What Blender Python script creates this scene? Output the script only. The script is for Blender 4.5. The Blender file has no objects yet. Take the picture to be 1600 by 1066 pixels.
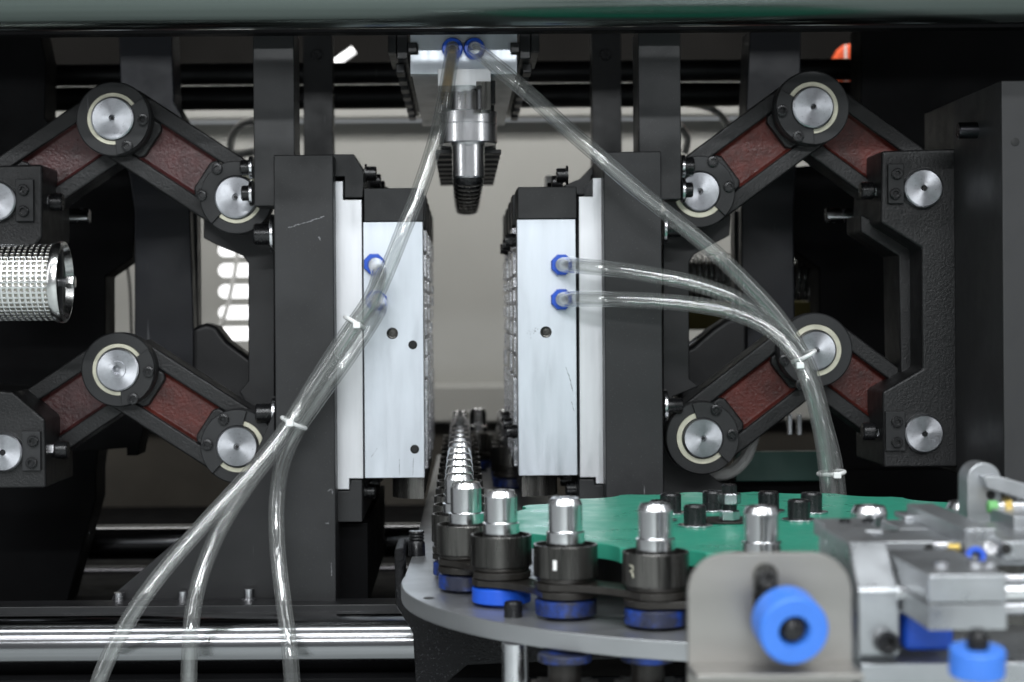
import bpy, bmesh, math, random
from mathutils import Vector, Matrix
random.seed(7)
S = bpy.context.scene
COL = S.collection
PI = math.pi

# ------------------------------------------------------------------ camera
F, VX, VY, D = 2800.0, 722.0, 490.0, 1.8          # focal length in photo pixels, principal point, distance to the mould fronts
ROLL = math.radians(0.42)
cd = bpy.data.cameras.new('camera'); cam = bpy.data.objects.new('camera', cd); COL.objects.link(cam)
cam.location = (0, -D, 0); cam.rotation_euler = (PI/2, ROLL, 0)
cd.sensor_width = 36; cd.lens = 36*F/1600
cd.shift_x = (800-VX)/1600; cd.shift_y = (VY-533)/1600
cd.clip_start = .05; cd.clip_end = 60
cd.dof.use_dof = True; cd.dof.focus_distance = 1.62; cd.dof.aperture_fstop = 6.8
S.camera = cam

# ------------------------------------------------------------------ light
w = bpy.data.worlds.new('World'); S.world = w; w.use_nodes = True
w.node_tree.nodes['Background'].inputs[0].default_value = (.90, .95, 1, 1)
w.node_tree.nodes['Background'].inputs[1].default_value = .34
def area(name, loc, target, sx, sy, power, col=(1, 1, 1)):
    l = bpy.data.lights.new(name, 'AREA'); l.shape = 'RECTANGLE'; l.size = sx; l.size_y = sy
    l.energy = power; l.color = col
    o = bpy.data.objects.new(name, l); COL.objects.link(o); o.location = loc
    o.rotation_euler = (Vector(target)-Vector(loc)).to_track_quat('-Z', 'Y').to_euler()
    return o
for ly, pw in ((-1.5, 55), (-3.4, 120), (-8.5, 260)):
    area('hall_lamp_strip', (-.2, ly, 2.5), (-.2, ly*.75, 0), 3.4, .18, pw, (.94, .975, 1))
for ly, pw in ((-5.2, 110), (-9.5, 130)):
    area('hall_lamp_down', (0, ly, 2.9), (0, ly, -1), 7, .3, pw, (.96, .98, 1))
for lx in (-4.6, 4.2):
    area('hall_lamp_side', (lx, -3.2, 2.3), (0, -.3, 0), .3, 4.5, 60, (.96, .98, 1))
area('rear_fill_lamp', (0, .90, .60), (0, 1.5, .0), 2.3, .2, 13, (1, .99, .96))  # unseen fill lamp added under the roof to brighten the rear wall
S.view_settings.view_transform = 'Standard'; S.view_settings.look = 'None'
S.view_settings.exposure = -.35; S.view_settings.gamma = 1

# ------------------------------------------------------------------ pixel helper
CR, SR = math.cos(ROLL), math.sin(ROLL)
def P(px, py, Y):
    u, v = px-VX, py-VY; d = (D+Y)/F
    return Vector(((u*CR-v*SR)*d, Y, -(u*SR+v*CR)*d))
def U(Y): return (D+Y)/F                             # metres per photo pixel at depth Y
def XZ(pts, Y): return [(p.x, p.z) for p in (P(a, b, Y) for a, b in pts)]

# ------------------------------------------------------------------ materials
def mat(name, col, metal=0., rough=.5, var=.15, vs=18, bump=0., bs=300, stretch=(1, 1, 1), rvar=.12,
        scratch=0., scol=(.5, .5, .52), speck=0., spcol=(.05, .05, .05), coat=0., spec=.5, aniso=None, ovar=0., patch=None, bd=.001):
    m = bpy.data.materials.new(name); m.use_nodes = True
    nt = m.node_tree; N = nt.nodes; L = nt.links
    b = N['Principled BSDF']
    b.inputs['Metallic'].default_value = metal; b.inputs['Roughness'].default_value = rough
    b.inputs['Specular IOR Level'].default_value = spec
    if coat: b.inputs['Coat Weight'].default_value = coat; b.inputs['Coat Roughness'].default_value = .15
    if aniso:
        tg = N.new('ShaderNodeTangent'); tg.direction_type = 'RADIAL'; tg.axis = aniso[0]
        b.inputs['Anisotropic'].default_value = aniso[1]; L.new(tg.outputs[0], b.inputs['Tangent'])
    tc = N.new('ShaderNodeTexCoord'); oi = N.new('ShaderNodeObjectInfo')
    sc = N.new('ShaderNodeVectorMath'); sc.operation = 'MULTIPLY'; sc.inputs[1].default_value = stretch
    ad = N.new('ShaderNodeVectorMath'); ad.operation = 'ADD'
    ml = N.new('ShaderNodeMath'); ml.operation = 'MULTIPLY'; ml.inputs[1].default_value = 37
    L.new(oi.outputs['Random'], ml.inputs[0]); L.new(ml.outputs[0], ad.inputs[1])
    L.new(tc.outputs['Object'], sc.inputs[0]); L.new(sc.outputs[0], ad.inputs[0])
    v = ad.outputs[0]
    def noise(scale, detail=4, r=.6, vec=v):
        n = N.new('ShaderNodeTexNoise'); n.inputs['Scale'].default_value = scale
        n.inputs['Detail'].default_value = detail; n.inputs['Roughness'].default_value = r
        L.new(vec, n.inputs['Vector']); return n.outputs['Fac']
    def ramp(f, lo, hi, a=0., c=1.):
        r = N.new('ShaderNodeMapRange'); r.inputs[1].default_value = lo; r.inputs[2].default_value = hi
        r.inputs[3].default_value = a; r.inputs[4].default_value = c; L.new(f, r.inputs[0]); return r.outputs[0]
    def mix(f, a, c):
        x = N.new('ShaderNodeMix'); x.data_type = 'RGBA'
        L.new(f, x.inputs[0])
        for i, q in ((6, a), (7, c)):
            if isinstance(q, tuple): x.inputs[i].default_value = (*q, 1)
            else: L.new(q, x.inputs[i])
        return x.outputs[2]
    n1 = noise(vs)
    c = mix(ramp(n1, .3, .7), tuple(max(0, k*(1-var)) for k in col), tuple(min(1, k*(1+var)) for k in col))
    if patch:
        c = mix(ramp(noise(patch[0], 5, .65), patch[1], patch[2], 0, patch[4] if len(patch) > 4 else 1), c, patch[3])
    if speck:
        c = mix(ramp(noise(bs*1.3, 2), .70-speck*.1, .74-speck*.1, 0, .8), c, spcol)
    if scratch:
        mp = N.new('ShaderNodeMapping'); mp.inputs['Rotation'].default_value = (0, .5, 0); mp.inputs['Scale'].default_value = (260, 60, 9)
        L.new(v, mp.inputs[0])
        s1 = noise(1, 2, .5, mp.outputs[0]); s2 = noise(22, 2)
        mm = N.new('ShaderNodeMath'); mm.operation = 'MULTIPLY'
        L.new(ramp(s1, .72, .76), mm.inputs[0]); L.new(ramp(s2, .55, .7, 0, scratch), mm.inputs[1])
        c = mix(mm.outputs[0], c, scol)
    if ovar:
        hs = N.new('ShaderNodeHueSaturation'); L.new(c, hs.inputs['Color']); c = hs.outputs[0]
        L.new(ramp(oi.outputs['Random'], 0, 1, 1-ovar, 1+ovar*.4), hs.inputs['Value'])
    L.new(c, b.inputs['Base Color'])
    L.new(ramp(noise(vs*3.1), .25, .75, max(.03, rough-rvar), min(1, rough+rvar)), b.inputs['Roughness'])
    if bump:
        bp = N.new('ShaderNodeBump'); bp.inputs['Strength'].default_value = bump; bp.inputs['Distance'].default_value = bd
        L.new(noise(bs, 5), bp.inputs['Height']); L.new(bp.outputs[0], b.inputs['Normal'])
    return m
M = {}
M['black']  = mat('black_oxide_steel', (.010, .010, .011), .0, .42, .3, 12, .06, 500, scratch=.5, rvar=.1, spec=.42)
M['blackp'] = mat('black_machined_plate', (.0125, .013, .014), .0, .46, .5, 6, .05, 600, scratch=.8, spec=.45, patch=(5, .5, .75, (.028, .028, .029), .7), speck=.25, spcol=(.06, .06, .062))
M['blue_black'] = mat('blued_black_plate', (.007, .008, .013), .0, .42, .35, 9, .04, 500, scratch=.3, spec=.4)
M['cast']   = mat('black_painted_casting', (.009, .009, .0095), 0, .40, .25, 14, .55, 420, rvar=.1, spec=.42)
M['crackle'] = mat('black_wrinkle_paint', (.006, .006, .007), 0, .25, .2, 14, 1.0, 420, rvar=.05, spec=.22, bd=.003, speck=.6, spcol=(.06, .06, .065))  # pale specks painted in for the sparkle of the glossy wrinkles
M['grey']   = mat('dark_grey_panel', (.020, .020, .021), 0, .5, .2, 5, .04, 500, scratch=.3)
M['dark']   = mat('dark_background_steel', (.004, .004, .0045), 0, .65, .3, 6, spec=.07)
M['screw']  = mat('black_cap_screw_steel', (.010, .010, .011), .1, .28, .3, 60, .1, 900)
M['alu']    = mat('milled_aluminium', (.64, .68, .73), .78, .40, .08, 34, .06, 420, (1, 1, .12), .10, .2, (.42, .43, .46))
M['alu3']   = mat('worn_gripper_aluminium', (.46, .475, .49), .85, .34, .15, 16, .06, 420, rvar=.12, scratch=.2, scol=(.25, .25, .26), patch=(9, .52, .75, (.34, .345, .35), .7))
M['alu2']   = mat('sawn_aluminium', (.70, .71, .73), .8, .42, .12, 26, .08, 420, (1, 1, .1), .12)
M['turned'] = mat('turned_aluminium', (.90, .90, .91), 1, .19, .04, 60, 0, 900, (1, 1, .3), .03, aniso=('Z', .6), ovar=.08)
M['steel']  = mat('ground_steel', (.66, .66, .68), 1, .24, .08, 30, .03, 700, rvar=.07)
M['nozm'] = mat('turned_nozzle_steel', (.80, .80, .81), 1, .22, .05, 60, 0, 900, (1, 1, .3), .03, aniso=('Z', .75))
M['mirror'] = mat('polished_cavity_steel', (.78, .78, .82), 1, .24, .25, 60, .3, 300, rvar=.12)
M['pin']    = mat('dull_pin_steel', (.50, .51, .54), .85, .36, .22, 45, .08, 500, speck=.5, spcol=(.10, .10, .10))
M['pinface'] = mat('turned_pin_face', (.52, .53, .56), .95, .36, .2, 60, .06, 600, rvar=.08, speck=.35, spcol=(.10, .10, .10), aniso=('Y', .8), ovar=.35)
M['chrome'] = mat('hard_chrome_bar', (.24, .243, .25), 1, .15, .08, 14, .0, 300, (.04, 1, 1), .02)
M['chrome2'] = mat('dull_chrome_bar', (.100, .118, .110), 1, .20, .2, 10, .0, 300, (.05, 1, 1), .06)
M['darkchrome'] = mat('dull_dark_bar', (.10, .10, .11), 1, .25, .2, 8, .0, 300, (.06, 1, 1), .08)
M['bright'] = mat('bright_chrome', (.66, .66, .65), 1, .22, .08, 30, 0, 300, (1, 1, 1), .05)
M['red']    = mat('red_primer_paint', (.100, .018, .013), 0, .36, .45, 40, 1.0, 300, rvar=.12, speck=.4, spcol=(.035, .013, .012), spec=.4, ovar=.3, patch=(26, .52, .68, (.040, .014, .011), .7))
M['red2']   = mat('deep_red_primer', (.060, .014, .014), 0, .34, .5, 40, 1.0, 300, rvar=.12, speck=.5, spcol=(.030, .014, .016), spec=.55)  # deeper red for most of the left-hand link pockets
M['cream']  = mat('worn_brass_shim', (.62, .60, .48), .5, .4, .2, 40, .05, 400)
M['cupm']   = mat('blackened_cup_steel', (.13, .126, .118), .9, .30, .7, 95, .08, 500, (1, 1, .07), .1, ovar=.4)
M['chainm'] = mat('oily_chain_steel', (.030, .027, .024), .4, .36, .4, 40, .15, 400)
M['blue']   = mat('blue_plastic', (.012, .095, .62), 0, .36, .12, 30, .03, 500)
M['blue2']  = mat('light_blue_plastic', (.05, .20, .72), 0, .40, .10, 30, .05, 400, rvar=.15)
M['blueg']  = mat('greasy_blue_plastic', (.010, .055, .33), 0, .34, .4, 55, .05, 160, patch=(42, .36, .54, (.020, .020, .022), .92))
M['green']  = mat('green_nylon', (.030, .295, .195), 0, .34, .10, 10, .04, 350, rvar=.14, patch=(7, .5, .8, (.035, .30, .20), .7), scratch=.35, scol=(.10, .42, .30))
M['platem'] = mat('grey_base_plate', (.40, .41, .42), .8, .38, .12, 9, .05, 500, rvar=.1)
M['bracket'] = mat('brushed_stainless', (.33, .318, .298), .8, .40, .15, 12, .05, 500, (.2, 1, 1))
M['wall']   = mat('greige_painted_panel', (.42, .42, .40), 0, .6, .05, 3, .02, 300)
M['white']  = mat('white_plastic', (.78, .78, .76), 0, .4, .06, 30)
M['tie']    = mat('translucent_nylon', (.78, .79, .78), 0, .35, .05, 60)
M['core']   = mat('pale_filter_paper', (.62, .60, .53), 0, .7, .1, 40)
M['orange'] = mat('orange_paint', (.80, .12, .04), 0, .4, .1, 20)
M['yellow'] = mat('dull_yellow_paint', (.10, .085, .016), 0, .5, .1, 20)
M['brass']  = mat('brass', (.55, .40, .12), 1, .3, .1, 50)
M['sgreen'] = mat('pale_green_plastic', (.15, .42, .14), 0, .4, .08, 30)
M['gmach']  = mat('green_machine_paint', (.004, .05, .037), 0, .4, .1, 12)
M['hole']   = mat('deep_hole', (.006, .006, .006), 0, .6, .1, 40)
M['chip'] = mat('bare_scratched_metal', (.20, .20, .21), .3, .5, .4, 300)
M['shaded_wall'] = mat('shaded_brown_wall', (.06, .054, .045), 0, .5, .3, 5)  # brown wall colour darkened for the shade below the ledge
M['dimmed_wall'] = mat('dimmed_upper_wall', (.012, .0115, .011), 0, .8, .3, 3, spec=.05)  # dimness of the upper wall put into the colour
M['floor']  = mat('pale_hall_floor', (.58, .62, .61), 0, .5, .2, 3)

def clear_tube(name, tint, milk=.035):
    m = bpy.data.materials.new(name); m.use_nodes = True
    nt = m.node_tree; N = nt.nodes; L = nt.links
    N.remove(N['Principled BSDF']); out = N['Material Output']
    tr = N.new('ShaderNodeBsdfTransparent'); tr.inputs[0].default_value = tint
    df = N.new('ShaderNodeBsdfDiffuse'); df.inputs[0].default_value = (.62, .63, .62, 1)
    gl = N.new('ShaderNodeBsdfGlossy'); gl.inputs[0].default_value = (.95, .95, .95, 1); gl.inputs['Roughness'].default_value = .10
    lw = N.new('ShaderNodeLayerWeight'); lw.inputs[0].default_value = .5
    def curve(p, lo, hi):
        pw = N.new('ShaderNodeMath'); pw.operation = 'POWER'; pw.inputs[1].default_value = p; L.new(lw.outputs['Facing'], pw.inputs[0])
        mr = N.new('ShaderNodeMapRange'); mr.inputs[3].default_value = lo; mr.inputs[4].default_value = hi; L.new(pw.outputs[0], mr.inputs[0]); return mr.outputs[0]
    tc = N.new('ShaderNodeTexCoord'); nz = N.new('ShaderNodeTexNoise'); nz.inputs['Scale'].default_value = 45; nz.inputs['Detail'].default_value = 3
    bp = N.new('ShaderNodeBump'); bp.inputs['Strength'].default_value = .16; bp.inputs['Distance'].default_value = .003
    L.new(tc.outputs['Object'], nz.inputs['Vector']); L.new(nz.outputs[0], bp.inputs['Height']); L.new(bp.outputs[0], gl.inputs['Normal'])
    m1 = N.new('ShaderNodeMixShader'); L.new(curve(2.0, milk, .20), m1.inputs[0]); L.new(tr.outputs[0], m1.inputs[1]); L.new(df.outputs[0], m1.inputs[2])
    m2 = N.new('ShaderNodeMixShader'); L.new(curve(3.0, .07, .70), m2.inputs[0]); L.new(m1.outputs[0], m2.inputs[1]); L.new(gl.outputs[0], m2.inputs[2])
    L.new(m2.outputs[0], out.inputs['Surface']); return m
M['tube'] = clear_tube('clear_pvc_tube', (.93, .935, .93, 1))
M['tube_brown'] = clear_tube('stained_clear_pvc', (.90, .80, .62, 1), .05)
def emit(name, col, s):
    m = bpy.data.materials.new(name); m.use_nodes = True
    b = m.node_tree.nodes['Principled BSDF']; b.inputs['Emission Color'].default_value = (*col, 1)
    b.inputs['Emission Strength'].default_value = s; b.inputs['Base Color'].default_value = (*col, 1); return m
M['lit'] = emit('slot_backlight_glow', (1, 1, 1), 2.2)  # glow standing in for the bright light behind the louvre slots

# ------------------------------------------------------------------ mesh helpers
def B(): return bmesh.new()
def box(bm, x0, x1, y0, y1, z0, z1):
    vs = [bm.verts.new((x, y, z)) for x in (x0, x1) for y in (y0, y1) for z in (z0, z1)]
    for q in ((0, 1, 3, 2), (4, 6, 7, 5), (0, 4, 5, 1), (2, 3, 7, 6), (0, 2, 6, 4), (1, 5, 7, 3)):
        bm.faces.new([vs[i] for i in q])
    return bm
def pbox(bm, a, b, c, d, Y, dep):                     # front face spans photo pixels a..c, b..d at depth Y
    m1 = P((a+c)/2, (b+d)/2, Y); k = U(Y); hx = (c-a)/2*k; hz = (d-b)/2*k
    return box(bm, m1.x-hx, m1.x+hx, Y, Y+dep, m1.z-hz, m1.z+hz)
def prism(bm, pts, y0, y1):                           # XZ outline pushed along Y
    f = [bm.verts.new((x, y0, z)) for x, z in pts]; g = [bm.verts.new((x, y1, z)) for x, z in pts]
    n = len(pts); bm.faces.new(f); bm.faces.new(g[::-1])
    for i in range(n): bm.faces.new((f[i], g[i], g[(i+1) % n], f[(i+1) % n]))
    return bm
def plan(bm, pts, z0, z1):                            # XY outline pushed along Z
    f = [bm.verts.new((x, y, z0)) for x, y in pts]; g = [bm.verts.new((x, y, z1)) for x, y in pts]
    n = len(pts); bm.faces.new(f); bm.faces.new(g[::-1])
    for i in range(n): bm.faces.new((f[i], g[i], g[(i+1) % n], f[(i+1) % n]))
    return bm
def frame_of(ax):
    ax = Vector(ax).normalized(); t = Vector((0, 0, 1)) if abs(ax.z) < .9 else Vector((1, 0, 0))
    a = ax.cross(t).normalized(); return ax, a, ax.cross(a)
def lathe(bm, prof, o, ax=(0, 0, 1), seg=32, off=0.):
    ax, a, b = frame_of(ax); o = Vector(o); rings = []
    for r, h in prof:
        if r < 1e-7: rings.append([bm.verts.new(o+ax*h)])
        else: rings.append([bm.verts.new(o+ax*h+(a*math.cos(t)+b*math.sin(t))*r) for t in (off+2*PI*i/seg for i in range(seg))])
    for p, q in zip(rings, rings[1:]):
        if len(p) == 1 and len(q) == 1: continue
        for i in range(seg):
            j = (i+1) % seg
            if len(p) == 1: bm.faces.new((p[0], q[i], q[j]))
            elif len(q) == 1: bm.faces.new((p[i], q[0], p[j]))
            else: bm.faces.new((p[i], q[i], q[j], p[j]))
    return bm
def cyl(bm, o, ax, r, h, seg=32, ch=0., off=0.):
    if ch: return lathe(bm, [(0, 0), (r-ch, 0), (r, ch), (r, h-ch), (r-ch, h), (0, h)], o, ax, seg, off)
    return lathe(bm, [(0, 0), (r, 0), (r, h), (0, h)], o, ax, seg, off)
def arc(bm, c, ri, ro, a0, a1, y0, y1, n=40):         # ring segment facing -Y
    q = []
    for i in range(n+1):
        t = a0+(a1-a0)*i/n; cs, sn = math.cos(t), math.sin(t)
        q.append([bm.verts.new((c.x+r*cs, y, c.z+r*sn)) for r, y in ((ri, y0), (ro, y0), (ro, y1), (ri, y1))])
    for p, s in zip(q, q[1:]):
        for k in range(4): bm.faces.new((p[k], p[(k+1) % 4], s[(k+1) % 4], s[k]))
    bm.faces.new(q[0]); bm.faces.new(q[-1][::-1]); return bm
def spline(pts, n=12):
    P_ = [Vector(p) for p in pts]; P_ = [P_[0]*2-P_[1]]+P_+[P_[-1]*2-P_[-2]]; out = []
    for i in range(1, len(P_)-2):
        a, b, c, d = P_[i-1:i+3]
        for k in range(n):
            t = k/n
            out.append(.5*((2*b)+(c-a)*t+(2*a-5*b+4*c-d)*t*t+(3*b-a-3*c+d)*t**3))
    out.append(P_[-2]); return out
def sweep(bm, pts, r, seg=16, inner=0., rr=None):
    pts = [Vector(p) for p in pts]; n = len(pts)
    t0 = (pts[1]-pts[0]).normalized(); _, a, b = frame_of(t0); rings = []; inn = []
    for i, p in enumerate(pts):
        t = (pts[min(i+1, n-1)]-pts[max(i-1, 0)]).normalized()
        a = (a-t*a.dot(t)).normalized(); b = t.cross(a)
        k = r if rr is None else rr(i/(n-1))*r
        cs = [(math.cos(2*PI*j/seg), math.sin(2*PI*j/seg)) for j in range(seg)]
        rings.append([bm.verts.new(p+(a*c+b*s)*k) for c, s in cs])
        if inner: inn.append([bm.verts.new(p+(a*c+b*s)*k*inner) for c, s in cs])
    def skin(R):
        for p, q in zip(R, R[1:]):
            for j in range(seg): bm.faces.new((p[j], p[(j+1) % seg], q[(j+1) % seg], q[j]))
    skin(rings)
    if inner:
        skin(inn)
        for R, I in ((rings[0], inn[0]), (rings[-1], inn[-1])):
            for j in range(seg): bm.faces.new((R[j], R[(j+1) % seg], I[(j+1) % seg], I[j]))
    else:
        bm.faces.new(rings[0][::-1]); bm.faces.new(rings[-1])
    return bm

WL = {}
def thing(name, label, cat, loc, group=None, kind=None):
    o = bpy.data.objects.new(name, None); COL.objects.link(o); o.location = loc; o.empty_display_size = .02
    o['label'] = label; o['category'] = cat
    if group: o['group'] = group
    if kind: o['kind'] = kind
    WL[o.name] = Vector(loc); return o
def obj(name, bm, m, parent=None, bev=.0008, label=None, kind=None, seg=2, org=None, sharp=32):
    bmesh.ops.recalc_face_normals(bm, faces=bm.faces)
    if parent: o0 = WL[parent.name]
    else:
        xs = [v.co for v in bm.verts]
        o0 = Vector(((min(v.x for v in xs)+max(v.x for v in xs))/2, (min(v.y for v in xs)+max(v.y for v in xs))/2, min(v.z for v in xs)))
    if org is not None: org = Vector(org)
    for v in bm.verts: v.co -= (o0 if org is None else org)
    for f in bm.faces: f.smooth = True
    me = bpy.data.meshes.new(name); bm.to_mesh(me); bm.free()
    me.materials.append(M[m] if isinstance(m, str) else m)
    me.set_sharp_from_angle(angle=math.radians(sharp))
    o = bpy.data.objects.new(name, me); COL.objects.link(o)
    if parent:
        o.parent = parent; WL[o.name] = o0.copy()
        if org is not None: o.location = org-o0; WL[o.name] = org.copy()
    else: o.location = o0; WL[o.name] = o0
    if bev:
        md = o.modifiers.new('bevel', 'BEVEL'); md.width = bev; md.segments = seg; md.limit_method = 'ANGLE'
        md.angle_limit = math.radians(40); md.harden_normals = True
    if label: o['label'] = label
    if kind: o['kind'] = kind
    return o
def tag(o, label, cat, group=None):
    o['label'] = label; o['category'] = cat
    if group: o['group'] = group
    return o
def struct(name, bm, m, bev=0):
    o = obj(name, bm, m, None, bev); o['kind'] = 'structure'; return o
def dup(root, delta, label=None):
    r = root.copy(); COL.objects.link(r); r.location = root.location+Vector(delta)
    if label: r['label'] = label
    WL[r.name] = r.location.copy()
    for ch in list(root.children):
        c = ch.copy(); COL.objects.link(c); c.parent = r
        for g in list(ch.children):
            e = g.copy(); COL.objects.link(e); e.parent = c
    return r
def cap_screw(bm, c, ax, r, h, seg=20):               # socket head standing on c along ax
    rs = r*.55
    return lathe(bm, [(0, h*.35), (rs, h*.35), (rs, h), (r*.88, h), (r, h*.9), (r, 0), (0, 0)], c, ax, seg)
def hexnut(bm, c, ax, r, h): return cyl(bm, c, ax, r, h, 6, h*.12, .3)
def rrect(x0, x1, z0, z1, r, n=6):
    out = []
    for cx, cz, a in ((x1-r, z1-r, 0), (x0+r, z1-r, 90), (x0+r, z0+r, 180), (x1-r, z0+r, 270)):
        for i in range(n+1):
            t = math.radians(a+90*i/n); out.append((cx+r*math.cos(t), cz+r*math.sin(t)))
    return out
ORD = ['first', 'second', 'third', 'fourth', 'fifth', 'sixth', 'seventh', 'eighth', 'ninth', 'tenth', 'eleventh', 'twelfth',
       'thirteenth', 'fourteenth', 'fifteenth', 'sixteenth', 'seventeenth', 'eighteenth', 'nineteenth', 'twentieth']

# ================================================================== SETTING
struct('floor', box(B(), -9, 9, -16, 6, -1.25, -1.2), 'floor')
YW = 1.5
for nm, bx in (('unseen_shade_roof', (-1.5, 1.7, -.10, 1.7, .80, .82)), ('unseen_shade_hood', (-1.5, 1.7, -.34, -.11, .46, .83)), ('unseen_shade_side', (-1.12, -1.10, .1, 1.7, -1.2, .80)), ('unseen_shade_side', (1.25, 1.27, .1, 1.7, -1.2, .80))):  # unseen roof, hood and sides, added to shade the machine interior
    struct(nm, box(B(), *bx), 'dark')
def build_wall():
    bm = B(); Y = YW
    a, b = P(337, 0, Y).x, P(420, 0, Y).x
    L_, R_ = -2.4, 2.6; top = 1.3; bot = -1.2
    # sheet with five round-ended louvre slots, cut as strips
    slots = [(P(0, yy-10.5, Y).z, P(0, yy+10.5, Y).z) for yy in (393, 425, 458, 491, 524)]
    za = P(0, 226, Y).z; zb = P(0, 604, Y).z
    box(bm, L_, a, Y, Y+.012, zb, za); box(bm, b, R_, Y, Y+.012, zb, za)
    edges = [za]+[z for s in slots for z in s]+[zb]
    for i in range(0, len(edges), 2): box(bm, a, b, Y, Y+.012, edges[i+1], edges[i])
    for zt, zl in slots:                               # round the slot ends
        r = (zt-zl)/2; zc = (zt+zl)/2
        for s in (1, -1):
            pts = [(a, zc+s*r)]+[(a+r-r*math.cos(t), zc+s*r*math.sin(t)) for t in [PI/2*i/6 for i in range(7)]][::-1]
            pts = [(a, zc+s*r), (a+r, zc+s*r)]+[(a+r-r*math.cos(t), zc+s*r*math.sin(t)) for t in [PI/2*(6-i)/6 for i in range(1, 7)]]
            prism(bm, pts, Y+.001, Y+.011)
    return bm
wl = struct('wall', build_wall(), 'wall', .002)
w2 = obj('upper_panel', box(B(), -2.4, 2.6, YW-.03, YW+.012, P(0, 191, YW).z, 1.3), 'wall', wl, .004)
w3 = obj('recess_panel', box(B(), -2.4, 2.6, YW+.05, YW+.06, P(0, 226, YW).z, P(0, 191, YW).z), 'wall', wl, 0)
w4 = obj('lower_ledge', box(B(), -2.4, 2.6, YW-.05, YW+.012, P(0, 668, YW-.05).z, P(0, 606, YW-.05).z), 'wall', wl, .008)
obj('dimming_strip', box(B(), -1.09, 1.24, 1.445, 1.468, P(0, 104, 1.445).z, .72), 'dimmed_wall', wl, .002)  # dark strip added so the upper wall looks dim
w5 = obj('shaded_lower_wall', box(B(), -2.4, 2.6, YW-.03, YW+.012, -1.2, P(0, 668, YW-.05).z-.002), 'dark', wl, 0)  # lower wall, its shade put into a dark brown colour
w5.data.materials[0] = M['shaded_wall']
for i in range(7):                                     # fixing studs along the ledge top
    x = P(640+i*35, 606, YW-.05)
    obj('ledge_clip', box(B(), x.x-.008, x.x+.008, YW-.048, YW-.03, x.z, x.z+.004), 'wall', wl, 0)
bl = B(); p0 = P(330, 380, YW+.2); p1 = P(440, 545, YW+.2)
box(bl, p0.x-.05, p1.x+.05, YW+.2, YW+.21, p1.z-.05, p0.z+.05)
tag(obj('slot_backlight', bl, 'lit', None, 0), 'glowing panel added for the bright light seen through the slots in the rear panel', 'glow panel')  # emissive sheet added as backlight for the slots
# machine bed: dark floor of the machine
struct('machine_bed', box(B(), -1.6, 1.8, -.10, YW-.06, -.75, -.345), 'dark', .002)

# ================================================================== TOP AND REAR BARS
def hbar(name, y, rpx, Y, x0, x1, m, label, cat='bar', seg=48):
    c = P((x0+x1)/2, y, Y); k = U(Y); r = rpx*k
    a = c.x-(x1-x0)/2*k
    return tag(obj(name, cyl(B(), (a, Y, c.z), (1, 0, 0), r, (x1-x0)*k, seg, r*.05), m, None, 0), label, cat)
hbar('chrome_tie_bar', -8, 51, -.22, -200, 1800, 'chrome2', 'thick polished chrome bar across the very top of the machine', 'tie bar')
hbar('chrome_tie_bar', 1006, 47, -.06, -200, 700, 'chrome', 'thick polished chrome bar along the bottom left under the column foot', 'tie bar')
hbar('black_tie_bar', 114, 17, .55, -100, 1380, 'black', 'upper of two thin black bars across the back near the top', 'tie bar')
hbar('black_tie_bar', 151, 19, .60, -100, 1380, 'black', 'lower of two thin black bars across the back near the top', 'tie bar')
hbar('rear_tie_bar', 843, 27, .50, 60, 1500, 'chrome', 'dim steel bar low at the back behind the left column foot', 'tie bar')
hbar('rear_tie_bar', 905, 25, .62, 60, 1500, 'darkchrome', 'dark steel bar lowest at the back behind the left column foot', 'tie bar')
bm = B(); pbox(bm, -200, 20, 1800, 49, -.05, .02)
tag(obj('top_beam', bm, 'dark', None, .001), 'black beam running across just behind the top chrome bar', 'beam')
bm = B(); pbox(bm, -200, 947, 640, 966, -.055, .038)
tag(obj('guide_rail', bm, 'black', None, .001), 'flat black rail on top of the bottom left chrome bar', 'rail')

# upright strips at the back
for px, lab in ((497, 'narrow black upright strip at the back left of the nozzles'), (948, 'narrow black upright strip at the back right of the nozzles')):
    t = thing('upright_strip', lab, 'upright', P(px, 250, .42), 'narrow black uprights')
    obj('strip', pbox(B(), px-23, 46, px+23, 262, .42, .03), 'blackp', t)
    obj('screw', cap_screw(B(), P(px-2, 86, .42), (0, -1, 0), 9*U(.42), .006), 'screw', t, 0)
# rear columns behind the toggles
LC = [(185, 45), (268, 45), (272, 160), (288, 188), (297, 330), (303, 520), (312, 560), (305, 640), (210, 640), (210, 330), (190, 200)]
t = thing('rear_column', 'blue black upright column behind the left toggle links', 'column', P(250, 640, .30), 'rear columns')
obj('column_plate', prism(B(), XZ(LC, .30), .30, .36), 'blue_black', t, .002)
obj('edge_strip', pbox(B(), 299, 330, 309, 540, .33, .03), 'black', t, .001)
RC = [(1172, 45), (1252, 45), (1250, 180), (1240, 330), (1244, 640), (1160, 640), (1158, 330), (1166, 170)]
t = thing('rear_column', 'blue black upright column behind the right toggle links', 'column', P(1200, 640, .30), 'rear columns')
obj('column_plate', prism(B(), XZ(RC, .30), .30, .36), 'blue_black', t, .002)
obj('edge_strip', pbox(B(), 1148, 330, 1157, 600, .33, .03), 'black', t, .001)
for pts, lab in (([(300, 512), (322, 505), (338, 510), (356, 533), (400, 566), (400, 650), (300, 650)], 'left'), ([(1060, 552), (1082, 540), (1112, 514), (1136, 498), (1170, 492), (1170, 650), (1060, 650)], 'right')):
    tag(obj('rear_link', prism(B(), XZ(pts, .22), .22, .27), 'black', None, .006), 'dark rounded rear link arm behind the lower %s toggle' % lab, 'link', 'rear link arms')
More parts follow.
